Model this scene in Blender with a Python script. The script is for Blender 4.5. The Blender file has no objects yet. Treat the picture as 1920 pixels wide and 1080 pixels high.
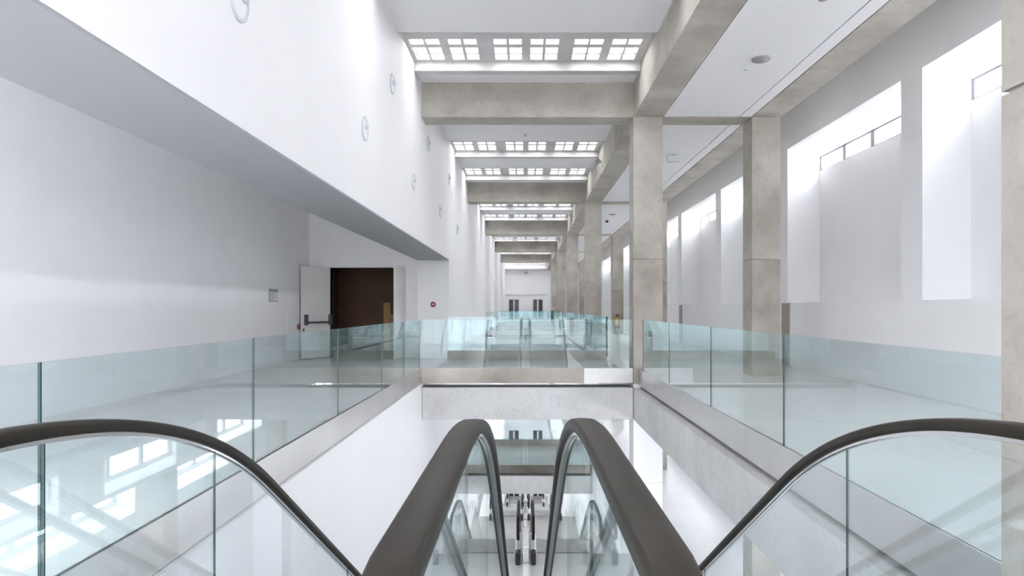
import bpy, math, random
from mathutils import Vector
random.seed(7)
SC = bpy.context.scene
COL = SC.collection
U = 2.2            # metres in one layout unit (centre line to the right edge of the light well)
EYE = 0.633        # eye height above the upper floor, layout units
S = 2.06           # storey height, layout units
BAY = 5.04
D1 = 6.305         # first cross beam that spans the view
XL, XR = -0.96, 1.0
WALL_L, WALL_R, NICHE = -2.77, 2.85, 3.2
FAR = 32.2
BEAM_T = 0.264
ZB, ZC = 1.76, 2.08   # underside of the beams, ceiling

def P(x, d, z):
    return Vector((x * U, d * U, (z + EYE) * U))

# ------------------------------------------------------------------ materials
def new_mat(name):
    m = bpy.data.materials.new(name); m.use_nodes = True
    nt = m.node_tree
    return m, nt, nt.nodes, nt.links, nt.nodes['Principled BSDF']

def plain(name, col, rough=0.6, metal=0.0, spec=0.5):
    m, nt, N, L, b = new_mat(name)
    b.inputs['Base Color'].default_value = (*col, 1)
    b.inputs['Roughness'].default_value = rough
    b.inputs['Metallic'].default_value = metal
    b.inputs['Specular IOR Level'].default_value = spec
    return m

def mottled(name, c0, c1, scale, rough=0.7, metal=0.0, bump=0.0, speck=0.0, spec=0.5, stretch=(1, 1, 1), detail=5):
    m, nt, N, L, b = new_mat(name)
    g = N.new('ShaderNodeNewGeometry')
    mp = N.new('ShaderNodeMapping'); mp.inputs['Scale'].default_value = stretch
    L.new(g.outputs['Position'], mp.inputs['Vector'])
    n = N.new('ShaderNodeTexNoise'); n.inputs['Scale'].default_value = scale
    n.inputs['Detail'].default_value = detail; n.inputs['Roughness'].default_value = 0.6
    L.new(mp.outputs['Vector'], n.inputs['Vector'])
    r = N.new('ShaderNodeValToRGB')
    r.color_ramp.elements[0].position = 0.33; r.color_ramp.elements[0].color = (*c0, 1)
    r.color_ramp.elements[1].position = 0.67; r.color_ramp.elements[1].color = (*c1, 1)
    L.new(n.outputs['Fac'], r.inputs['Fac'])
    out = r.outputs['Color']
    if speck > 0:
        n2 = N.new('ShaderNodeTexNoise'); n2.inputs['Scale'].default_value = scale * 14
        n2.inputs['Detail'].default_value = 3
        L.new(g.outputs['Position'], n2.inputs['Vector'])
        r2 = N.new('ShaderNodeValToRGB')
        r2.color_ramp.elements[0].position = 0.28; r2.color_ramp.elements[0].color = (1 - speck,) * 3 + (1,)
        r2.color_ramp.elements[1].position = 0.45; r2.color_ramp.elements[1].color = (1, 1, 1, 1)
        L.new(n2.outputs['Fac'], r2.inputs['Fac'])
        mx = N.new('ShaderNodeMix'); mx.data_type = 'RGBA'; mx.blend_type = 'MULTIPLY'
        mx.inputs['Factor'].default_value = 1
        L.new(out, mx.inputs['A']); L.new(r2.outputs['Color'], mx.inputs['B'])
        out = mx.outputs['Result']
    L.new(out, b.inputs['Base Color'])
    b.inputs['Roughness'].default_value = rough
    b.inputs['Metallic'].default_value = metal
    b.inputs['Specular IOR Level'].default_value = spec
    if bump > 0:
        bp = N.new('ShaderNodeBump'); bp.inputs['Strength'].default_value = bump; bp.inputs['Distance'].default_value = 0.01
        L.new(n.outputs['Fac'], bp.inputs['Height']); L.new(bp.outputs['Normal'], b.inputs['Normal'])
    return m

def glowing(name, col, strength):
    m, nt, N, L, b = new_mat(name)
    b.inputs['Base Color'].default_value = (0.8, 0.8, 0.8, 1)
    b.inputs['Emission Color'].default_value = (*col, 1)
    b.inputs['Emission Strength'].default_value = strength
    return m

def glass(name, tint, f0=0.045, f90=0.9):
    """clear architectural glass: tinted transmission plus a Schlick mirror term on both faces"""
    m, nt, N, L, b = new_mat(name)
    N.remove(b)
    out = N['Material Output']
    lw = N.new('ShaderNodeLayerWeight'); lw.inputs['Blend'].default_value = 0.5
    p = N.new('ShaderNodeMath'); p.operation = 'POWER'; p.inputs[1].default_value = 5
    L.new(lw.outputs['Facing'], p.inputs[0])
    ma = N.new('ShaderNodeMath'); ma.operation = 'MULTIPLY_ADD'
    ma.inputs[1].default_value = f90 - f0; ma.inputs[2].default_value = f0
    L.new(p.outputs[0], ma.inputs[0])
    t = N.new('ShaderNodeBsdfTransparent'); t.inputs['Color'].default_value = (*tint, 1)
    g = N.new('ShaderNodeBsdfGlossy'); g.inputs['Roughness'].default_value = 0.0
    g.inputs['Color'].default_value = (0.93, 0.98, 0.97, 1)
    mx = N.new('ShaderNodeMixShader')
    L.new(ma.outputs[0], mx.inputs[0]); L.new(t.outputs[0], mx.inputs[1]); L.new(g.outputs[0], mx.inputs[2])
    L.new(mx.outputs[0], out.inputs['Surface'])
    return m

M = {}
M['white'] = mottled('white_plaster', (0.86, 0.86, 0.875), (0.89, 0.89, 0.90), 0.6, 0.55)
M['ceil'] = plain('white_ceiling_board', (0.86, 0.86, 0.875), 0.7)
M['concrete'] = mottled('fair_faced_concrete', (0.365, 0.337, 0.292), (0.545, 0.517, 0.465), 1.1, 0.75, bump=0.15, speck=0.10)
M['concrete_warm'] = mottled('warm_stained_concrete', (0.33, 0.298, 0.256), (0.46, 0.425, 0.378), 1.6, 0.75, bump=0.15, speck=0.10)
M['concrete_pale'] = mottled('pale_concrete', (0.53, 0.525, 0.515), (0.66, 0.655, 0.65), 1.1, 0.7, bump=0.1, speck=0.12)
M['floor'] = mottled('polished_concrete_floor', (0.66, 0.65, 0.62), (0.74, 0.735, 0.71), 0.5, 0.22, speck=0.06, spec=0.6)
M['deck'] = mottled('grey_polished_deck', (0.40, 0.40, 0.39), (0.50, 0.50, 0.485), 0.6, 0.2, speck=0.06, spec=0.6)
M['floor_pale'] = mottled('pale_stone_floor', (0.76, 0.76, 0.76), (0.82, 0.82, 0.82), 0.6, 0.25, speck=0.05)
M['steel'] = mottled('satin_steel', (0.60, 0.585, 0.57), (0.68, 0.665, 0.65), 0.9, 0.30, metal=1.0)
M['steel_warm'] = mottled('dark_warm_steel', (0.20, 0.178, 0.15), (0.38, 0.35, 0.32), 0.7, 0.32, metal=0.9)  # base darkened to stand in for dark reflections on the bridge fascias
M['steel_pale'] = mottled('pale_satin_steel', (0.45, 0.44, 0.435), (0.55, 0.54, 0.535), 1.4, 0.3, metal=0.9)
M['door_iron'] = plain('dark_door_hardware', (0.10, 0.10, 0.11), 0.45)
M['steel_bright'] = plain('polished_steel', (0.72, 0.72, 0.73), 0.16, 1.0)
M['alu'] = mottled('ribbed_aluminium', (0.42, 0.41, 0.41), (0.52, 0.51, 0.51), 3.0, 0.4, metal=0.6)
M['rubber'] = mottled('dark_handrail_rubber', (0.017, 0.0145, 0.011), (0.028, 0.024, 0.019), 2.5, 0.45, stretch=(1, 1, 1), spec=0.17)
M['black'] = plain('black_plastic', (0.025, 0.025, 0.027), 0.45)
M['glass'] = glass('green_tinted_glass', (0.895, 0.945, 0.952), f0=0.034)
M['glass_edge'] = plain('dark_green_glass_edge', (0.016, 0.045, 0.042), 0.15)
M['glass_clear'] = glass('clear_escalator_glass', (0.962, 0.985, 0.99), f0=0.05)
M['sky_pane'] = glowing('daylit_skylight_pane', (0.955, 0.965, 1.0), 6.4)
M['win_pane'] = glowing('daylit_window_pane', (0.935, 0.95, 1.0), 13.0)
M['win_pane_low'] = glowing('daylit_lower_window_pane', (0.94, 0.96, 1.0), 7.5)
M['win_pane_deep'] = glowing('daylit_deep_window_pane', (0.94, 0.96, 1.0), 17.0)
M['frame'] = plain('grey_window_frame', (0.30, 0.31, 0.33), 0.5)
M['door_white'] = plain('white_door_paint', (0.78, 0.77, 0.75), 0.45)
M['brown'] = mottled('dark_brown_panelling', (0.115, 0.058, 0.034), (0.15, 0.076, 0.044), 2.0, 0.6)
M['amber'] = plain('amber_lit_panel', (0.62, 0.36, 0.12), 0.5)  # glow of the lit panel put into a high base colour
M['dark_glass'] = plain('dark_door_glass', (0.02, 0.022, 0.025), 0.12)
M['red'] = plain('red_plastic', (0.28, 0.035, 0.045), 0.4)
M['grey'] = plain('mid_grey_metal', (0.33, 0.33, 0.35), 0.5)
M['light_grey'] = plain('light_grey_metal', (0.62, 0.63, 0.66), 0.45)
M['gold'] = plain('golden_brown_metal', (0.48, 0.30, 0.08), 0.35)
M['paper'] = plain('pale_paper', (0.72, 0.72, 0.75), 0.6)
M['ink'] = plain('dark_print', (0.16, 0.16, 0.19), 0.6)
M['tan'] = plain('beige_brown_cover', (0.36, 0.31, 0.27), 0.6)
M['trim'] = plain('grey_edge_trim', (0.34, 0.35, 0.37), 0.5)
M['slot'] = plain('dark_slot', (0.05, 0.05, 0.05), 0.8)
M['orange'] = plain('orange_red_plastic', (0.75, 0.16, 0.07), 0.4)

# ------------------------------------------------------------------ mesh builder (layout units, z relative to the eye)
class MB:
    def __init__(self): self.v, self.f, self.mi, self.sm = [], [], [], []
    def face(self, idx, mi=0, smooth=False):
        self.f.append(idx); self.mi.append(mi); self.sm.append(smooth)
    def box(self, x0, x1, d0, d1, z0, z1, mi=0, ends=None):
        """ends: {'x'|'d'|'z': material index} puts another material on that pair of faces"""
        b = len(self.v); e = ends or {}
        for z in (z0, z1):
            for (x, d) in ((x0, d0), (x1, d0), (x1, d1), (x0, d1)):
                self.v.append((x, d, z))
        for q, ax in (((0, 3, 2, 1), 'z'), ((4, 5, 6, 7), 'z'), ((0, 1, 5, 4), 'd'), ((2, 3, 7, 6), 'd'), ((1, 2, 6, 5), 'x'), ((3, 0, 4, 7), 'x')):
            self.face([b + i for i in q], e.get(ax, mi))
        return self
    def prism(self, pts, ax, a0, a1, mi=0):
        """closed outline of (u, w) extruded along ax: x -> (d, z), d -> (x, z), z -> (x, d)"""
        b = len(self.v); n = len(pts)
        for a in (a0, a1):
            for u, w in pts:
                self.v.append((a, u, w) if ax == 'x' else (u, a, w) if ax == 'd' else (u, w, a))
        for i in range(n):
            j = (i + 1) % n
            self.face([b + i, b + j, b + n + j, b + n + i], mi, n > 10)
        self.face([b + i for i in range(n)][::-1], mi); self.face([b + n + i for i in range(n)], mi)
        return self
    def lathe(self, c, ax, prof, seg=24, mi=0):
        """prof: (radius, offset along ax)"""
        b = len(self.v)
        for r, o in prof:
            for k in range(seg):
                a = 2 * math.pi * k / seg; u, w = r * math.cos(a), r * math.sin(a)
                self.v.append((c[0] + o, c[1] + u, c[2] + w) if ax == 'x' else (c[0] + u, c[1] + o, c[2] + w) if ax == 'd' else (c[0] + u, c[1] + w, c[2] + o))
        for i in range(len(prof) - 1):
            for k in range(seg):
                k2 = (k + 1) % seg
                self.face([b + i * seg + k, b + i * seg + k2, b + (i + 1) * seg + k2, b + (i + 1) * seg + k], mi, True)
        self.face([b + k for k in range(seg)], mi)
        e = b + (len(prof) - 1) * seg
        self.face([e + k for k in range(seg)], mi)
        return self
    def sweep(self, prof, path, mi=0, smooth=True, x=0.0):
        """prof: closed (x, n) outline; path: (d, z) points"""
        b = len(self.v); n = len(prof); m = len(path)
        for i, (d, z) in enumerate(path):
            p0, p1 = path[max(i - 1, 0)], path[min(i + 1, m - 1)]
            tx, tz = p1[0] - p0[0], p1[1] - p0[1]; l = math.hypot(tx, tz) or 1
            nx, nz = -tz / l, tx / l
            for u, w in prof: self.v.append((x + u, d + nx * w, z + nz * w))
        for i in range(m - 1):
            for k in range(n):
                k2 = (k + 1) % n
                self.face([b + i * n + k, b + i * n + k2, b + (i + 1) * n + k2, b + (i + 1) * n + k], mi, smooth)
        self.face([b + k for k in range(n)], mi); self.face([b + (m - 1) * n + k for k in range(n)], mi)
        return self
    def strip(self, ys, top, bot, x0, x1, mi=0, end_mi=None):
        """upright slab between two height functions of d"""
        b = len(self.v); n = len(ys); end_mi = mi if end_mi is None else end_mi
        for y in ys:
            t, o = top(y), bot(y)
            self.v += [(x0, y, o), (x1, y, o), (x1, y, t), (x0, y, t)]
        for i in range(n - 1):
            a, c = b + 4 * i, b + 4 * (i + 1)
            for k in range(4):
                k2 = (k + 1) % 4
                self.face([a + k, c + k, c + k2, a + k2], mi if k in (1, 3) else end_mi)
        self.face([b, b + 1, b + 2, b + 3], end_mi)
        e = b + 4 * (n - 1); self.face([e + 3, e + 2, e + 1, e], end_mi)
        return self
    def build(self, name, mats, parent=None, bevel=0.0):
        pts = [P(*v) for v in self.v]
        lo = [min(p[i] for p in pts) for i in range(3)]; hi = [max(p[i] for p in pts) for i in range(3)]
        base = Vector(((lo[0] + hi[0]) / 2, (lo[1] + hi[1]) / 2, lo[2]))
        me = bpy.data.meshes.new(name)
        me.from_pydata([tuple(p - base) for p in pts], [], self.f)
        for m in (mats if isinstance(mats, (list, tuple)) else [mats]): me.materials.append(M[m])
        for pl, mi, sm in zip(me.polygons, self.mi, self.sm): pl.material_index = mi; pl.use_smooth = sm
        me.update()
        import bmesh
        bm = bmesh.new(); bm.from_mesh(me); bmesh.ops.recalc_face_normals(bm, faces=bm.faces); bm.to_mesh(me); bm.free()
        o = bpy.data.objects.new(name, me); COL.objects.link(o)
        o.location = base
        if parent is not None:
            o.parent = parent; o.location = base - WORLD[parent]
        WORLD[o] = base
        if bevel > 0:
            bv = o.modifiers.new('bevel', 'BEVEL'); bv.width = bevel * U; bv.segments = 2; bv.limit_method = 'ANGLE'
        return o
WORLD = {}

def tag(o, label, cat, group=None):
    o['label'] = label; o['category'] = cat
    if group: o['group'] = group
    return o
def thing(name, x, d, z, label, cat, group=None):
    o = bpy.data.objects.new(name, None); COL.objects.link(o)
    o.empty_display_size = 0.2
    o.location = P(x, d, z); WORLD[o] = o.location.copy()
    return tag(o, label, cat, group)
def struct(mb, name, mats, parent=None, bevel=0.0):
    o = mb.build(name, mats, parent, bevel)
    if parent is None: o['kind'] = 'structure'
    return o
def copy_tree(o, parent=None):
    c = o.copy(); COL.objects.link(c); c.parent = parent
    WORLD[c] = WORLD[o].copy()
    for ch in list(o.children): copy_tree(ch, c)
    return c
ORD = ['nearest', 'second', 'third', 'fourth', 'fifth', 'sixth', 'seventh', 'eighth', 'ninth', 'tenth', 'eleventh', 'twelfth', 'thirteenth', 'fourteenth', 'fifteenth']

NEAR = -3.1        # how far the hall is built behind the eye
ZLOW = -(EYE + 4 * S)   # lowest floor (four storeys down)
BEAMS = [D1 + BAY * k for k in range(-1, 5)]     # 1.265, 6.305 ... 26.465

# ------------------------------------------------------------------ the setting: walls
# left: thick white wall over the gallery opening, solid beyond the pier and below the gallery
PIER = 8.59
w = MB()
w.box(-1.356, XL, NEAR, PIER, 0.607, 2.34)
w.box(-1.356, XL, PIER, FAR, -0.70, 2.34)
w.box(-1.356, -0.955, NEAR, FAR, ZLOW - 0.1, -0.70)
struct(w, 'wall_left', 'white')
struct(MB().box(-1.356, XL - 0.001, NEAR, PIER, 0.597, 0.607), 'trim_1', 'trim')
# gallery behind it
NEARG = 1.2  # gallery left open at this unseen end so sky light fills it
struct(MB().box(WALL_L - 0.12, WALL_L, NEARG, 8.75, -EYE, 1.5), 'wall_gallery', 'white')
struct(MB().box(WALL_L, -1.356, NEARG, 8.75, 1.4, 1.5), 'ceiling_gallery', 'ceil')
DX0, DX1, DZ = -2.50, -1.56, 0.513
w = MB()
w.box(WALL_L, DX0, 8.75, 8.86, -EYE, 1.4); w.box(DX1, -1.356, 8.75, 8.86, -EYE, 1.4); w.box(DX0, DX1, 8.75, 8.86, DZ, 1.4)
struct(w, 'wall_gallery_end', 'white')
w = MB()
w.box(WALL_L, -1.37, 10.1, 10.2, -EYE, 1.0); w.box(WALL_L - 0.1, WALL_L, 8.86, 10.2, -EYE, 1.0)
w.box(-1.46, -1.36, 8.86, 10.1, -EYE, 1.0); w.box(WALL_L, -1.46, 8.86, 10.1, 0.9, 1.0)
struct(w, 'wall_room', 'brown')
struct(MB().box(WALL_L, -1.46, 8.75, 10.1, -EYE - 0.06, -EYE), 'floor_room', 'floor')
tag(MB().box(-2.09, -1.99, 10.06, 10.098, -EYE, 0.075).build('amber_panel', 'amber'), 'narrow amber panel coloured as lit on the brown wall inside the open doorway', 'panel')

# right: parapet, piers, lintel and recessed back wall with a clerestory strip, one storey at a time
PIERS = [4.90 + 2.52 * k for k in range(-2, 11)]
def right_wall(dz, sill, lint, w0, w1, nm, low):
    w = MB()
    w.box(WALL_R, NICHE, NEAR, FAR, dz - EYE, sill)
    top = 2.34 if dz == 0 else dz - EYE + S - 0.1
    w.box(WALL_R, NICHE, NEAR, FAR, lint, top)
    for p in PIERS: w.box(WALL_R, NICHE, p, p + 0.28, sill, lint)
    w.box(NICHE, NICHE + 0.1, NEAR, FAR, dz - EYE, w0); w.box(NICHE, NICHE + 0.1, NEAR, FAR, w1, top)
    for p in PIERS: w.box(NICHE, NICHE + 0.1, p, p + 0.28, w0, w1)
    w.prism([(WALL_R, lint), (NICHE, w1), (NICHE, lint)], 'd', NEAR, FAR)
    return struct(w, nm, 'white')
right_wall(0, 0.055, 1.724, 1.485, 1.64, 'wall_right', False)
wn = [1]
def window(p0, p1, z0, z1, pane, step):
    f = MB(); t = 0.016
    f.box(NICHE + 0.005, NICHE + 0.04, p0, p1, z1 - t, z1); f.box(NICHE + 0.005, NICHE + 0.04, p0, p1, z0, z0 + t * 0.6)
    n = max(2, round((p1 - p0) / step))
    for i in range(n + 1):
        y = p0 + (p1 - p0) * i / n
        f.box(NICHE + 0.004, NICHE + 0.042, max(p0, y - 0.036), min(p1, y + 0.036), z0, z1)
    o = struct(f, 'window_%d' % wn[0], 'frame'); wn[0] += 1
    MB().box(NICHE + 0.05, NICHE + 0.06, p0, p1, z0, z1).build('pane', pane, o)
for p in PIERS[:-1]: window(p + 0.28, p + 2.52, 1.485, 1.64, 'win_pane', 0.5)
for k in range(1, 5):
    dz = -S * k
    sill, lint = (-2.15, -1.73) if k == 1 else (-2.15 - S * (k - 1), -1.73 - S * (k - 1))
    right_wall(dz, sill, lint, sill + 0.04, lint - 0.06, 'wall_right_lower_%d' % k, True)
    for p in PIERS[:-1]: window(p + 0.28, p + 2.52, sill + 0.04, lint - 0.06, 'win_pane_low' if k == 1 else 'win_pane_deep', 0.75)

struct(MB().box(2.36, 3.3, NEAR - 0.1, NEAR, -EYE, 2.34), 'light_blocker_aisle', 'white')  # unseen panel added behind the eye to keep sky light off the reveals

# far end wall, full height of the cascade
w = MB()
w.box(-1.4, 3.3, FAR, FAR + 0.15, ZLOW - 0.1, 2.34)
struct(w, 'wall_far', 'white')
struct(MB().box(XL, 1.05, FAR - 0.03, FAR, 0.595, 0.64), 'trim_2', 'light_grey')
struct(MB().box(XL, 1.05, FAR - 0.25, FAR, 1.80, 1.86), 'trim_3', 'light_grey')

# ------------------------------------------------------------------ floors
struct(MB().box(WALL_L, -0.989, NEARG - 0.6, 8.75, -EYE - 0.06, -EYE).box(-0.989, -0.953, 6.352, PIER, -EYE - 0.06, -EYE), 'floor_gallery', 'floor')
w = MB().box(1.045, WALL_R, NEAR, FAR, -EYE - 0.07, -EYE)
for k in (0, 2, 3): w.box(0.998, 1.045, D1 + BAY * k + 0.045, D1 + BAY * k + 2.06, -EYE - 0.06, -EYE)
w.box(0.998, 1.045, D1 + BAY * 4 + 0.045, FAR, -EYE - 0.06, -EYE)
struct(w, 'floor_aisle', 'floor')
struct(MB().box(-0.985, 1.045, NEAR, 0.70, -EYE - 0.07, -EYE), 'floor', 'floor')
struct(MB().box(1.264, WALL_R, NEAR, FAR, -1.03, -EYE - 0.07), 'ceiling_lower', 'ceil')
LAND = [(4.72, 7.48), (12.1, 15.55), (20.3, 23.75), (28.5, FAR)]
for k, (a, b) in enumerate(LAND):
    z = -EYE - S * (k + 1)
    w = MB().box(-0.955, 1.03, a, b, z - 0.08, z)
    struct(w, 'floor_landing_%d' % (k + 1), 'deck' if k else 'floor_pale')
    if k < 3: struct(MB().box(1.03, WALL_R, NEAR, FAR, z - 0.12, z), 'floor_lower_%d' % (k + 1), 'floor_pale')
    else: struct(MB().box(1.03, WALL_R, NEAR, FAR, z - 0.12, z), 'floor_base', 'floor_pale')
struct(MB().box(-0.955, 1.03, NEAR, 28.4, ZLOW - 0.12, ZLOW - 0.02), 'floor_pit', 'floor_pale')

# ------------------------------------------------------------------ ceilings and roof
SKY = []
c = MB()
for i in range(-2, 6):
    b = D1 + BAY * (i - 1)
    segs = [(b + BEAM_T, b + 2.22), (b + 2.97 + 0.10, b + 3.89), (b + 4.64 + 0.10, b + BAY)]
    if i == 5: segs[2] = (b + 4.64 + 0.10, b + 4.86)
    for a0, a1 in segs:
        if a1 > NEAR: c.box(XL, XR, max(a0, NEAR), min(a1, FAR), ZC, ZC + 0.04)
    if True:
        for s in (b + 2.22, b + 3.89) + ((b + 4.86,) if i == 5 else ()):  # last bay gets an extra skylight, added to brighten the far wall
            if s > -1: SKY.append(s)
struct(c, 'ceiling', 'ceil')
c = MB()
for i in range(-2, 6):
    b = D1 + BAY * (i - 1)
    a0, a1 = max(NEAR, b + BEAM_T + 0.012), min(FAR, b + BAY - 0.012)
    if a1 > a0:
        c.box(1.276, 1.972, a0, a1, ZB + 0.002, ZB + 0.03); c.box(1.984, 2.086, a0, a1, ZB + 0.002, ZB + 0.03)
struct(c, 'ceiling_aisle', 'ceil')
struct(MB().box(1.268, 2.094, NEAR, FAR, ZB + 0.10, ZB + 0.14), 'ceiling_void', 'slot')
struct(MB().box(2.355, NICHE + 0.1, NEAR, FAR, 2.30, 2.34), 'ceiling_niche', 'ceil')
struct(MB().box(WALL_L - 0.2, NICHE + 0.2, NEAR, FAR + 0.15, 2.40, 2.46), 'roof', 'ceil')

# ------------------------------------------------------------------ concrete frame
XB = [0.285, -0.2, 0.285, 0.1, 0.0, 0.0]
for i, b in enumerate(BEAMS):
    m = MB(); j = XB[i]
    m.box(XL, j - 0.0015, b, b + BEAM_T, ZB, 2.34); m.box(j + 0.0015, XR, b, b + BEAM_T, ZB, 2.34)
    m.box(XL, XR, b + 0.006, b + BEAM_T - 0.006, ZB + 0.004, 2.33)
    o = m.build('concrete_beam', 'concrete')
    lab = ['grey concrete cross beam above and just behind the viewpoint, out of frame', 'nearest big grey concrete beam crossing the view under the white ceiling',
           'second concrete beam across the hall, behind the nearest big one', 'third concrete beam across the hall counting away from the viewer',
           'fourth concrete beam across the hall, near the far end', 'farthest small concrete beam crossing before the end wall'][i]
    tag(o, lab, 'beam', 'cross beams under the roof')
tag(MB().box(XR, 1.268, NEAR, FAR, ZB, 2.34).build('edge_beam', 'concrete'), 'long concrete beam running lengthwise over the row of near columns', 'beam')
tag(MB().box(2.094, 2.355, NEAR, FAR, ZB, 2.30).build('edge_beam', 'concrete'), 'long concrete beam running lengthwise beside the windowed right wall', 'beam')
for i, b in enumerate(BEAMS):
    o = MB().box(1.268, 2.094, b, b + BEAM_T, ZB - 0.003, ZB + 0.10).build('tie_beam', 'concrete')
    tag(o, ['flat concrete strip across the aisle ceiling overhead, nearest of the row', 'flat concrete strip in the aisle ceiling joining the two large near columns',
            'second flat concrete strip across the aisle ceiling, beyond the large column', 'third flat concrete strip across the aisle ceiling',
            'fourth flat concrete strip across the aisle ceiling', 'farthest flat concrete strip across the aisle ceiling'][i], 'beam', 'tie beams of the aisle ceiling')
def column(x0, x1, d0, d1, label, row):
    m = MB(); z = ZLOW - 0.1
    low = 1 if x0 < 1.5 else 0
    for j in [0.443 - S * k for k in range(4, -1, -1)]:
        mi = low if j < 0 else 0
        if j > 0: m.box(x0, x1, d0, d1, z, -EYE - 0.07, low); z = -EYE - 0.07
        m.box(x0, x1, d0, d1, z, j, 2 if j > 0 else mi); m.box(x0 + 0.010, x1 - 0.010, d0 + 0.010, d1 - 0.010, j, j + 0.010, mi); z = j + 0.010
    m.box(x0, x1, d0, d1, z, ZB)
    tag(m.build('concrete_column', ['concrete', 'white', 'concrete_warm']), label, 'column', row)
column(XR, 1.268, 1.17, 1.434, 'concrete column cut off by the right edge of the view', 'columns beside the light well')
for i, b in enumerate(BEAMS[1:]):
    column(XR, 1.268, b, b + BEAM_T, ['large concrete column at the right end of the near footbridge', 'second concrete column along the light well, behind the large near one',
        'third concrete column along the light well edge', 'fourth concrete column along the light well edge', 'farthest thin concrete column along the light well edge'][i], 'columns beside the light well')
    column(2.094, 2.355, b, b + BEAM_T, ['large concrete column by the right wall, standing behind the right glass balustrade', 'second concrete column of the wall row, half hidden by the large near column',
        'concrete column of the wall row carrying the golden brown extinguisher', 'fourth column of the wall row, far down the aisle', 'farthest column of the wall row'][i], 'columns beside the right wall')

# small downstand and skylights
SKY.sort()
for i, s in enumerate(SKY):
    lab = '%s concrete lattice skylight counting from the viewer, with bright panes' % ORD[i] if i else 'concrete lattice skylight overhead, out of frame above the viewer'
    t = thing('skylight', (XL + XR) / 2, s + 0.4, ZC, lab, 'skylight', 'lattice skylights in the ceiling')
    xs = [-0.926, -0.817, -0.796, -0.69, -0.618, -0.518, -0.493, -0.392, -0.254, -0.153, -0.13, -0.03, 0.043, 0.143, 0.166, 0.269, 0.396, 0.505, 0.522, 0.626, 0.70, 0.81, 0.827, 0.93]
    rows = [(0.265, 0.365), (0.437, 0.562), (0.588, 0.705)]
    z0, z1 = ZC + 0.05, ZC + 0.085
    XLs, XRs = XL + 0.002, XR - 0.002
    m = MB()
    dprev = 0.0
    for (r0, r1) in rows + [(0.75, 0.75)]:
        m.box(XLs, XRs, s + dprev + 0.002 * (dprev == 0), s + r0 - 0.002 * (r0 == 0.75), z0, z1)
        if r1 > r0:
            xp = XLs
            for k in range(0, 24, 2):
                m.box(xp, xs[k], s + r0, s + r1, z0, z1); xp = xs[k + 1]
            m.box(xp, XRs, s + r0, s + r1, z0, z1)
        dprev = r1
    m.box(XLs, XRs, s + 0.002, s + 0.012, ZC - 0.004, z0)
    m.build('lattice', 'concrete_pale', t)
    MB().box(XLs, XRs, s + 0.2, s + 0.748, z1 + 0.01, z1 + 0.02).build('glazing', 'sky_pane', t)
    MB().box(XLs, XRs, s + 0.75, s + 0.848, ZC - 0.03, z1).build('downstand', 'concrete_pale', t)

# ------------------------------------------------------------------ glass balustrades
GT = -0.110
def balustrade(label, axis, fixed, cuts, zb, zt, group, gap=0.002, thick=0.0028, cat='balustrade'):
    mid = (cuts[0] + cuts[-1]) / 2
    t = thing('glass_balustrade', *((fixed, mid) if axis == 'd' else (mid, fixed)), zb, label, cat, group)
    for a, b in zip(cuts[:-1], cuts[1:]):
        m = MB()
        if axis == 'd': m.box(fixed - thick, fixed + thick, a + gap, b - gap, zb, zt, 0, {'d': 1, 'z': 1})
        else: m.box(a + gap, b - gap, fixed - thick, fixed + thick, zb, zt, 0, {'x': 1, 'z': 1})
        m.build('glass_pane', ['glass', 'glass_edge'], t)
    return t
ZU = -0.561
balustrade('long clear glass balustrade along the left gallery edge', 'd', -0.979, [-0.9, 0.29, 1.376, 2.456, 3.568, 4.66, 5.5, 6.33], ZU, GT, 'upper glass balustrades')
balustrade('long clear glass balustrade along the right aisle between the two near columns', 'd', 1.051, [1.45, 2.775, 3.866, 4.99, 6.10], ZU, -0.108, 'upper glass balustrades')
def edge(x0, x1, d0, d1, z0, z1, label, grp=None, mat='steel'):
    return tag(MB().box(x0, x1, d0, d1, z0, z1).build('edge_fascia', mat), label, 'fascia', grp)
edge(-0.987, -0.971, NEAR, 6.30, -0.697, ZU, 'satin steel edge strip under the left gallery glass')
edge(1.043, 1.059, 1.44, 6.30, -0.712, ZU, 'satin steel edge strip under the right aisle glass')
for k in range(0, 4):
    tag(MB().box(XR, 1.264, NEAR, FAR, -1.032 - S * k, -0.739 - S * k).build('gallery_beam', 'concrete_pale'),
        ['long pale concrete beam under the right edge of the upper floor', 'long pale concrete edge beam one storey down on the right', 'long pale concrete edge beam two storeys down on the right', 'long pale concrete edge beam deepest on the right'][k], 'beam')

def footbridge(d, dz, depth, label, grp, first):
    t = thing('footbridge', 0.0, d + depth / 2, dz - 1.034, label, 'footbridge', grp)
    x0, x1 = XL + 0.008, XR - 0.004
    MB().box(x0, x1, d, d + BEAM_T, dz - 1.034, dz - 0.739).build('support_beam', 'concrete_pale', t, 0.003)
    MB().box(x0, x1, d + 0.045, d + depth, dz - 0.70, dz - EYE).build('deck', 'deck', t)
    near = d < 8 and not dz
    MB().box(-0.969 if near else x0, 0.543 if near else 0.998, d + 0.028, d + 0.044, dz - 0.699, dz + ZU).build('front_fascia', 'steel_warm', t)
    if near: MB().box(0.545, 0.998, d + 0.028, d + 0.044, dz - 0.699, dz + ZU).build('fascia_plate', 'steel_pale', t)['label'] = 'paler steel plate'  # right part of the near fascia in a paler steel tone
    MB().box(x0, 0.995, d + depth, d + depth + 0.02, dz - 0.72, dz - 0.523).build('rear_upstand', 'concrete', t)
    return t
footbridge(D1, 0, 2.04, 'nearest footbridge across the light well, steel edged, just beyond the escalators', 'footbridges', True)
balustrade('clear glass balustrade on the near edge of the closest footbridge', 'x', D1 + 0.05, [-0.97, -0.57, 0.025, 0.62, 0.995], ZU, GT, 'footbridge glass')
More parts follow.
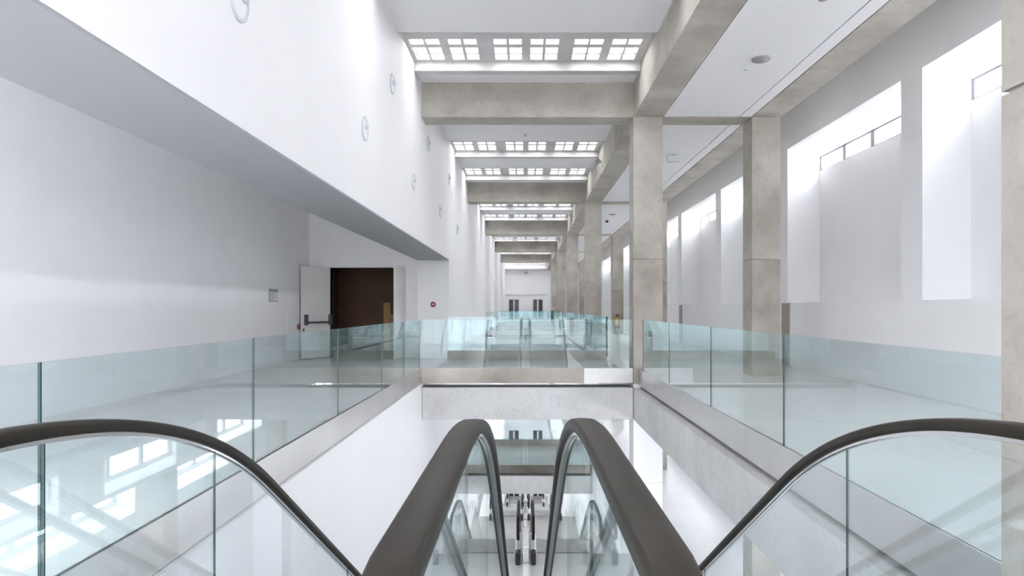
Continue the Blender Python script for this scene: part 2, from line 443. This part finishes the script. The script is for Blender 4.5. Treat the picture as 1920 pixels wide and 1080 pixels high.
balustrade('clear glass balustrade on the rear edge of the closest footbridge', 'x', D1 + 2.05, [-0.955, -0.36, 0.3, 0.985], -0.523, GT, 'footbridge glass')
for k, nm in ((2, 'second footbridge on the upper floor, seen as a pale step beyond the near one'), (3, 'third footbridge on the upper floor, far down the hall'), (4, 'farthest upper floor deck in front of the end wall doors')):
    d = D1 + BAY * k
    footbridge(d, 0, 2.04 if k < 4 else FAR - d - 0.1, nm, 'footbridges', True)
    balustrade('glass balustrade on the %s' % {2: 'front of the second upper footbridge', 3: 'front of the third upper footbridge', 4: 'edge of the farthest upper deck'}[k], 'x', d + 0.05, [-0.955, -0.3, 0.35, 0.985], ZU, GT, 'footbridge glass')
footbridge(D1 + BAY, -S, 2.04, 'footbridge one storey down, seen between the two inner handrails', 'footbridges', False)
balustrade('glass balustrade on the lower footbridge, seen between the inner handrails', 'x', D1 + BAY + 0.05, [-0.955, -0.3, 0.02, 0.35, 0.985], -S + ZU, -S + GT, 'footbridge glass')
balustrade('glass balustrade on the rear edge of the lower footbridge', 'x', D1 + BAY + 2.05, [-0.955, 0.02, 0.985], -S - 0.523, -S + GT, 'footbridge glass')
balustrade('glass balustrade along the right of the light well beyond the near footbridge', 'd', 0.998, [8.36, 9.85, 11.33], -0.60, GT, 'upper glass balustrades', thick=0.009)
balustrade('glass balustrade along the right of the light well beyond the second column', 'd', 0.998, [11.61, 13.2, 14.8, 16.37], -0.60, GT, 'upper glass balustrades', thick=0.009)
balustrade('glass balustrade along the right of the light well beyond the third column', 'd', 0.998, [18.5, 20.0, 21.4], -0.60, GT, 'upper glass balustrades', thick=0.009)
balustrade('farthest glass balustrade along the right of the light well', 'd', 0.998, [23.5, 25.0, 26.4], -0.60, GT, 'upper glass balustrades', thick=0.009)
for a, b, q in ((8.36, 11.34, 'just beyond the near footbridge'), (11.615, 16.34, 'beyond the second column of the light well'), (18.47, 21.43, 'beyond the second upper footbridge'), (23.5, 26.48, 'farthest down the hall')):
    edge(1.003, 1.039, a, b, -0.712, -0.602, 'steel edge strip under the right-hand glass, ' + q, 'steel edge strips on the right')
balustrade('glass balustrade along the right side one storey down', 'd', 1.06, [1.45, 3.0, 4.7], -S - 0.60, -S + GT, 'lower glass balustrades')
balustrade('glass balustrade one storey down on the right, beyond the landing', 'd', 1.06, [7.5, 9.0, 10.4, 11.3], -S - 0.60, -S + GT, 'lower glass balustrades')

# ------------------------------------------------------------------ escalators
A0, R1, R2, TH = 0.75, 1.65, 1.2, math.atan(0.651)
SN, CS = math.sin(TH), math.cos(TH)
RUN = (S - (R1 + R2) * (1 - CS)) / math.tan(TH)
Y1 = A0 + R1 * SN; Y2 = Y1 + RUN; Y3 = Y2 + R2 * SN
def drop(y):
    if y <= A0: return 0.0
    if y <= Y1: return R1 - math.sqrt(R1 * R1 - (y - A0) ** 2)
    if y <= Y2: return R1 * (1 - CS) + (y - Y1) * math.tan(TH)
    if y <= Y3: return S - (R2 - math.sqrt(R2 * R2 - (Y3 - y) ** 2))
    return S
NEW0, NEW1, NR = 0.40, 5.42, 0.13
HR = 0.489         # handrail top above the floor
def ys(a, b, n): return [a + (b - a) * i / n for i in range(n + 1)]
BASE_Z = -EYE
def rail_path(off):
    p = []
    z0 = BASE_Z + HR - NR
    p.append((NEW0 + 0.10, z0 - NR - off)); 
    for k in range(0, 13):
        a = -math.pi / 2 - math.pi * k / 12
        p.append((NEW0 + (NR + off) * math.cos(a), z0 + (NR + off) * math.sin(a)))
    for y in ys(NEW0 + 0.05, NEW1 - 0.05, 110): p.append((y, BASE_Z + HR - drop(y) + off))
    z1 = z0 - S
    for k in range(0, 13):
        a = math.pi / 2 - math.pi * k / 12
        p.append((NEW1 + (NR + off) * math.cos(a), z1 + (NR + off) * math.sin(a)))
    p.append((NEW1 - 0.10, z1 - NR - off))
    return p
def make_escalator(xa, xb, label, group, joints_a, joints_b):
    xc = (xa + xb) / 2
    t = thing('escalator', xc, 0.6, BASE_Z, label, 'escalator', group)
    PR = [(-0.0148, -0.012), (-0.0165, -0.006), (-0.0162, 0.001), (-0.0146, 0.0048), (-0.0118, 0.0064), (0.0, 0.0072), (0.0118, 0.0064), (0.0146, 0.0048), (0.0162, 0.001), (0.0165, -0.006), (0.0148, -0.012)]
    for x, joints in ((xa, joints_a), (xb, joints_b)):
        hr = MB().sweep(PR, rail_path(-0.007), x=x).build('handrail', 'rubber', t)
        MB().sweep([(-0.008, -0.0065), (-0.008, 0.0), (0.008, 0.0), (0.008, -0.0065)], rail_path(-0.0190), x=x, smooth=False).build('rail_guide', 'steel_bright', hr)
        def top(y):
            z = BASE_Z + HR - 0.027
            if y < NEW0: return BASE_Z + HR - NR + math.sqrt(max(0, (NR - 0.027) ** 2 - (NEW0 - y) ** 2))
            if y > NEW1: return BASE_Z + HR - NR - S + math.sqrt(max(0, (NR - 0.027) ** 2 - (y - NEW1) ** 2))
            return z - drop(y)
        bot = lambda y: BASE_Z + 0.10 - drop(y)
        js = [NEW0 - NR + 0.03] + joints + [NEW1 + NR - 0.03]
        for a, b in zip(js[:-1], js[1:]):
            MB().strip(ys(a + 0.001, b - 0.001, 24), top, bot, x - 0.002, x + 0.002, 0, 1).build('glass_panel', ['glass_clear', 'glass_edge'], t)
        path = [(y, BASE_Z - drop(y)) for y in ys(0.34, 5.48, 80)]
        MB().sweep([(-0.035, 0.0), (-0.035, 0.09), (-0.012, 0.108), (0.012, 0.108), (0.035, 0.09), (0.035, 0.0)], path, x=x, smooth=False).build('skirt', 'steel', t)
        for yy, zz in ((0.33, 0.0), (5.47, -S)):
            MB().box(x - 0.028, x + 0.028, yy - 0.05, yy + 0.06, BASE_Z + zz, BASE_Z + zz + 0.135).build('handrail_inlet', 'black', t, 0.012)
    m = MB(); i0, i1 = xa + 0.036, xb - 0.036
    y = 0.92
    while y < 4.72:
        z = BASE_Z - drop(y + 0.09)
        m.box(i0, i1, y, y + 0.182, z - 0.10, z)
        k = 0
        y += 0.182
    m.build('step_band', 'alu', t)
    for a, b, zz in ((0.66, 0.92, 0.0), (4.73, 5.2, -S)):
        m = MB().box(i0, i1, a, b, BASE_Z + zz, BASE_Z + zz + 0.004)
        n = 22
        for q in range(n):
            xx = i0 + (i1 - i0) * (q + 0.5) / n
            m.box(xx - 0.006, xx + 0.006, a + 0.02, b - 0.01, BASE_Z + zz + 0.004, BASE_Z + zz + 0.0055)
        m.build('landing_plate', 'alu', t)
    MB().strip(ys(0.80, 4.5, 40), lambda y: BASE_Z - drop(y) - 0.11, lambda y: max(BASE_Z - drop(y) - 0.42, BASE_Z - S + 0.004) if y < 4.45 else BASE_Z - S + 0.003, xa - 0.03, xb + 0.03).build('truss_casing', 'light_grey', t)
    return t
JA, JB = [0.885, 1.372, 2.4, 3.4, 4.4], [0.86, 1.338, 2.4, 3.4, 4.4]
ea = make_escalator(-0.625, -0.0765, 'near escalator going down on the left, its outer handrail arching across the lower left', 'escalators', JA, JA)
HR = 0.4905
eb = make_escalator(0.0835, 0.631, 'near escalator going down on the right, its outer handrail arching across the lower right', 'escalators', JB, JB)
HR = 0.489
def infill():
    t = thing('escalator_infill', 0.0045, 0.7, BASE_Z, 'steel deck panel between the two near escalators', 'panel', 'infill decks between the escalators')
    MB().box(-0.030, 0.040, 0.36, 1.0, BASE_Z, BASE_Z + 0.17).build('deck_box', 'steel_bright', t, 0.004)
    m = MB().strip(ys(1.0, 4.6, 40), lambda y: BASE_Z - drop(y) + 0.09, lambda y: BASE_Z - drop(y) - 0.1, -0.030, 0.040)
    m.build('sloping_deck', 'steel', t)
    return t
inf = infill()
OFF = [6.85, 14.95, 23.1]
for k, off in enumerate(OFF):
    for o, lab in ((ea, ['left escalator of the second flight, starting from the landing one storey down', 'left escalator of the third flight, far below', 'left escalator of the deepest flight, near the bottom doors'][k]),
                   (eb, ['right escalator of the second flight, starting from the landing one storey down', 'right escalator of the third flight, far below', 'right escalator of the deepest flight, near the bottom doors'][k]),
                   (inf, ['steel deck panel between the second flight of escalators', 'steel deck panel between the third flight of escalators', 'steel deck panel between the deepest escalators'][k])):
        c = copy_tree(o); c['label'] = lab
        c.location = o.location + Vector((0, off * U, -S * (k + 1) * U))

# ------------------------------------------------------------------ doors
d = bpy.data.objects.new('door_1', None); COL.objects.link(d); d.location = P(-2.03, 8.75, -EYE); WORLD[d] = d.location.copy(); d['kind'] = 'structure'
m = MB(); t = 0.028
m.box(DX0 - t, DX0, 8.735, 8.87, -EYE, DZ + t); m.box(DX1, DX1 + t, 8.735, 8.87, -EYE, DZ + t); m.box(DX0, DX1, 8.735, 8.87, DZ, DZ + t)
m.build('door_frame', 'door_white', d)
def leaf(p, q, th):
    (x0, y0), (x1, y1) = p, q
    l = math.hypot(x1 - x0, y1 - y0); nx, ny = -(y1 - y0) / l * th, (x1 - x0) / l * th
    pts = [(x0, y0), (x1, y1), (x1 + nx, y1 + ny), (x0 + nx, y0 + ny)]
    lf = MB().prism(pts, 'z', -EYE + 0.006, DZ - 0.006).build('door_leaf', 'door_white', d)
    # push bar on the room-facing side
    q_ = -math.copysign(1, th)
    def pt(s, off): return (x0 + (x1 - x0) * s + q_ * nx / th * off, y0 + (y1 - y0) * s + q_ * ny / th * off)
    b = MB()
    a0, a1, a2, a3 = pt(0.03, 0.03), pt(0.90, 0.03), pt(0.90, 0.042), pt(0.03, 0.042)
    b.prism([a0, a1, a2, a3], 'z', -0.195, -0.170)
    for s0, s1 in ((0.02, 0.07), (0.86, 0.92)):
        b.prism([pt(s0, 0.0), pt(s1, 0.0), pt(s1, 0.045), pt(s0, 0.045)], 'z', -0.215, -0.085)
    b.build('push_bar', 'door_iron', lf)
    MB().prism([pt(0.93, 0.0), pt(0.965, 0.0), pt(0.965, 0.012), pt(0.93, 0.012)], 'z', -0.29, -0.255).build('lock', 'door_iron', lf)
leaf((DX0 + 0.005, 8.73), (-2.735, 8.35), -0.022)
leaf((DX1 - 0.005, 8.73), (-1.60, 8.29), 0.022)
def far_door(n, x0, x1, z):
    d = bpy.data.objects.new('door_%d' % n, None); COL.objects.link(d); d.location = P((x0 + x1) / 2, FAR - 0.02, z - EYE); WORLD[d] = d.location.copy(); d['kind'] = 'structure'
    t = 0.022; zt = z + 0.385; zb = z - EYE + 0.005
    m = MB().box(x0, x0 + t, FAR - 0.04, FAR - 0.003, zb, zt).box(x1 - t, x1, FAR - 0.04, FAR - 0.003, zb, zt).box(x0 + t, x1 - t, FAR - 0.04, FAR - 0.003, zt - t, zt)
    m.build('door_frame', 'black', d)
    xm = (x0 + x1) / 2
    for a, b in ((x0 + t, xm - 0.035), (xm + 0.035, x1 - t)):
        lf = MB().box(a, b, FAR - 0.03, FAR - 0.006, zb, zt - t).build('door_leaf', 'dark_glass', d)
    MB().box(xm - 0.035, xm + 0.035, FAR - 0.045, FAR - 0.004, zb, zt - t).build('mullion', 'light_grey', d)
n = 2
for z in (0.0, -3 * S, -4 * S):
    far_door(n, -0.755, -0.314, z); far_door(n + 1, 0.377, 0.80, z); n += 2

# ------------------------------------------------------------------ small fittings
LIGHTS = [(2.284, 1.03), (4.07, 1.068), (5.85, 1.078), (7.68, 1.09), (9.6, 1.10), (4.915, 1.61), (6.75, 1.62), (8.6, 1.62)]
LN = ['round recessed wall light at the top left of the white wall', 'round recessed wall light in the lower row, large one left of the near beam', 'round recessed wall light in the lower row, below the end of the near beam',
      'fourth round recessed wall light in the lower row, beyond the near beam', 'farthest round recessed wall light of the lower row', 'round recessed wall light in the upper row, nearest the viewer', 'round recessed wall light in the upper row, just under the near beam end',
      'farthest round recessed wall light of the upper row']
for (dd, z), lab in zip(LIGHTS, LN):
    t = thing('wall_light', XL, dd, z - 0.07, lab, 'light', 'round lights on the white wall')
    MB().lathe((XL, dd, z), 'x', [(0.073, 0.0), (0.073, 0.006), (0.069, 0.0085), (0.066, 0.0075), (0.066, 0.0)], 32).build('trim_ring', 'light_grey', t)
    MB().lathe((XL + 0.0005, dd, z), 'x', [(0.066, 0.0), (0.066, 0.004), (0.05, 0.0025), (0.02, 0.0018), (0.001, 0.0016)], 32).build('lens', 'white', t)
    MB().lathe((XL + 0.002, dd + 0.035, z + 0.022), 'x', [(0.018, 0.0), (0.018, 0.012), (0.012, 0.016), (0.001, 0.017)], 16).build('lamp_cap', 'light_grey', t)
def ceiling_disc(x, dd, r, h, mat, name, label, cat, grp=None):
    t = thing(name, x, dd, ZB - h, label, cat, grp)
    MB().lathe((x, dd, ZB + 0.002), 'z', [(r, 0.0), (r, -h * 0.6), (r * 0.93, -h), (r * 0.85, -h), (0.001, -h * 0.8)], 32).build('housing', mat, t)
    MB().lathe((x, dd, ZB + 0.002 - h * 0.82), 'z', [(r * 0.8, 0.0), (r * 0.8, -h * 0.22), (0.001, -h * 0.24)], 32).build('grille', 'grey', t)
ceiling_disc(1.668, 4.83, 0.066, 0.012, 'grey', 'ceiling_speaker', 'round grey ceiling speaker in the aisle ceiling, nearest', 'speaker', 'ceiling speakers')
ceiling_disc(1.64, 12.87, 0.066, 0.012, 'grey', 'ceiling_speaker', 'round ceiling speaker far down the aisle ceiling', 'speaker', 'ceiling speakers')
ceiling_disc(1.62, 5.02, 0.013, 0.014, 'light_grey', 'ceiling_sprinkler', 'tiny sprinkler head beside the near round ceiling speaker', 'sprinkler')
ceiling_disc(1.678, 3.84, 0.030, 0.03, 'orange', 'smoke_detector', 'orange red detector at the top edge of the aisle ceiling', 'detector')
ceiling_disc(1.65, 13.8, 0.028, 0.04, 'black', 'ceiling_camera', 'small dark dome camera on the far aisle ceiling', 'camera')
m = thing('ceiling_sprinkler', 0.0, 8.2, ZC - 0.02, 'tiny sprinkler head in the white ceiling beyond the near beam', 'sprinkler')
MB().lathe((0.0, 8.2, ZC), 'z', [(0.016, 0.0), (0.016, -0.004), (0.006, -0.006), (0.006, -0.02), (0.001, -0.02)], 12).build('body', 'grey', m)
t = thing('ceiling_box', 1.70, 7.85, ZB - 0.09, 'small grey box hung under the aisle ceiling beyond the large column', 'box')
MB().box(1.63, 1.77, 7.82, 7.88, ZB - 0.085, ZB - 0.015).build('casing', 'light_grey', t, 0.004)
MB().box(1.69, 1.71, 7.84, 7.86, ZB - 0.015, ZB + 0.003).build('bracket', 'grey', t)
for i, (dd, lab) in enumerate(((9.0, 'dark spotlight on the side of the long beam beyond the near cross beam'), (14.4, 'dark spotlight on the long beam beyond the second cross beam'), (19.4, 'tiny far spotlight on the long beam beyond the third cross beam'))):
    t = thing('spotlight', XR, dd, 1.88, lab, 'spotlight', 'spotlights on the long beam')
    MB().box(XR - 0.05, XR, dd - 0.012, dd + 0.012, 1.915, 1.935).build('arm', 'grey', t)
    MB().lathe((XR - 0.045, dd + 0.03, 1.925), 'd', [(0.022, 0.0), (0.022, -0.02), (0.03, -0.05), (0.03, -0.075), (0.024, -0.075), (0.018, -0.06), (0.001, -0.06)], 16).build('lamp_head', 'grey', t)
    MB().lathe((XR - 0.03, dd + 0.12, 1.86), 'd', [(0.014, 0.0), (0.018, -0.05), (0.001, -0.05)], 12).build('sensor', 'light_grey', t)
# notice on the gallery wall
t = thing('wall_notice', WALL_L, 7.49, 0.065, 'small framed notice with a dark heading on the left gallery wall', 'notice')
MB().box(WALL_L, WALL_L + 0.008, 7.37, 7.62, 0.065, 0.205).build('board', 'grey', t)
MB().box(WALL_L + 0.008, WALL_L + 0.010, 7.385, 7.605, 0.075, 0.172).build('sheet', 'paper', t)
m = MB()
for k in range(6): m.box(WALL_L + 0.010, WALL_L + 0.011, 7.40, 7.46 + 0.1 * random.random() + 0.02, 0.085 + k * 0.014, 0.089 + k * 0.014)
m.build('print', 'ink', t)
tag(MB().box(WALL_L + 0.001, WALL_L + 0.006, 7.93, 8.27, -0.27, 0.135).build('access_panel', 'white', None, 0.002), 'flush white access panel in the gallery wall beside the notice', 'panel')
t = thing('call_point', WALL_L, 8.28, -0.25, 'small dark red call point on the gallery wall behind the open door leaf', 'alarm')
MB().box(WALL_L, WALL_L + 0.02, 8.29, 8.33, -0.26, -0.20).build('housing', 'red', t, 0.003)
MB().box(WALL_L + 0.02, WALL_L + 0.023, 8.30, 8.32, -0.245, -0.215).build('button', 'black', t)
t = thing('alarm_button', -1.16, PIER, 0.01, 'small round red alarm button on the white pier', 'alarm')
MB().lathe((-1.16, PIER, 0.042), 'd', [(0.034, 0.0), (0.034, -0.012), (0.030, -0.016), (0.001, -0.016)], 24).build('housing', 'red', t)
MB().box(-1.178, -1.142, PIER - 0.018, PIER - 0.0155, 0.036, 0.050).build('plate', 'paper', t)
cx, cy = 2.20, D1 + 2 * BAY - 0.055
t = thing('fire_extinguisher', cx, cy, -0.50, 'golden brown extinguisher hung low on a far column of the aisle', 'extinguisher')
MB().lathe((cx, cy, -0.47), 'z', [(0.05, 0.0), (0.052, 0.02), (0.052, 0.20), (0.04, 0.235), (0.018, 0.25), (0.018, 0.26)], 20).build('cylinder', 'gold', t)
MB().lathe((cx, cy, -0.47), 'z', [(0.054, -0.02), (0.054, 0.05)], 20).build('foot_ring', 'black', t)
MB().lathe((cx, cy, -0.21), 'z', [(0.022, 0.0), (0.022, 0.03), (0.008, 0.035)], 12).box(cx - 0.05, cx + 0.03, cy - 0.01, cy + 0.01, -0.175, -0.16).build('valve', 'black', t)
MB().box(cx - 0.03, cx + 0.03, cy + 0.04, cy + 0.055, -0.46, -0.25).build('bracket', 'grey', t)
for i, p in enumerate([p for p in PIERS if p > 6][0:6:2]):
    o = MB().box(WALL_R - 0.014, WALL_R - 0.002, p - 0.06, p + 0.14, -EYE, 0.05).build('cover_strip', 'tan')
    tag(o, ['beige brown cover strip on the right parapet beside the large wall column', 'beige brown cover strip on the right parapet, seen past the large near column', 'farthest beige brown cover strip on the right parapet'][i], 'panel', 'cover strips on the parapet')
t = thing('wall_mounted_camera', 0.0, FAR - 0.1, 1.60, 'tiny dark camera high on the far end wall', 'camera')
MB().box(-0.10, 0.10, FAR - 0.16, FAR - 0.05, 1.62, 1.70).build('housing', 'grey', t, 0.01)
MB().box(-0.02, 0.02, FAR - 0.05, FAR, 1.65, 1.69).build('bracket', 'grey', t)

# ------------------------------------------------------------------ sky, camera, colour
wd = bpy.data.worlds.new('overcast_sky'); SC.world = wd; wd.use_nodes = True
bg = wd.node_tree.nodes['Background']; bg.inputs[1].default_value = 1.0
wn_, wl_ = wd.node_tree.nodes, wd.node_tree.links
tc = wn_.new('ShaderNodeTexCoord'); sp = wn_.new('ShaderNodeSeparateXYZ'); wr = wn_.new('ShaderNodeValToRGB'); mr = wn_.new('ShaderNodeMapRange')
wl_.new(tc.outputs['Generated'], sp.inputs[0]); wl_.new(sp.outputs['Z'], mr.inputs['Value'])
mr.inputs['From Min'].default_value = -1; mr.inputs['From Max'].default_value = 1
wl_.new(mr.outputs[0], wr.inputs['Fac'])
e = wr.color_ramp.elements
e[0].position = 0.46; e[0].color = (2.15, 2.17, 2.32, 1)
e[1].position = 0.62; e[1].color = (5.55, 5.6, 6.0, 1)
wl_.new(wr.outputs['Color'], bg.inputs[0])
cam = bpy.data.cameras.new('camera'); co = bpy.data.objects.new('camera', cam); COL.objects.link(co)
co.location = P(0, 0, 0); co.rotation_euler = (math.radians(90), 0, 0)
cam.sensor_fit = 'HORIZONTAL'; cam.sensor_width = 36; cam.lens = 36 * 1280 / 1920
cam.shift_x = -25 / 1920; cam.shift_y = 37 / 1920
cam.clip_start = 0.02; cam.clip_end = 300
SC.camera = co
SC.view_settings.view_transform = 'Standard'; SC.view_settings.look = 'None'
SC.view_settings.exposure = 0.74; SC.view_settings.gamma = 1.0; SC.view_settings.use_curve_mapping = False
SC.cycles.max_bounces = 14; SC.cycles.diffuse_bounces = 8; SC.cycles.glossy_bounces = 6
SC.cycles.transparent_max_bounces = 48
SC.cycles.caustics_reflective = False; SC.cycles.caustics_refractive = False
SC.cycles.use_denoising = True
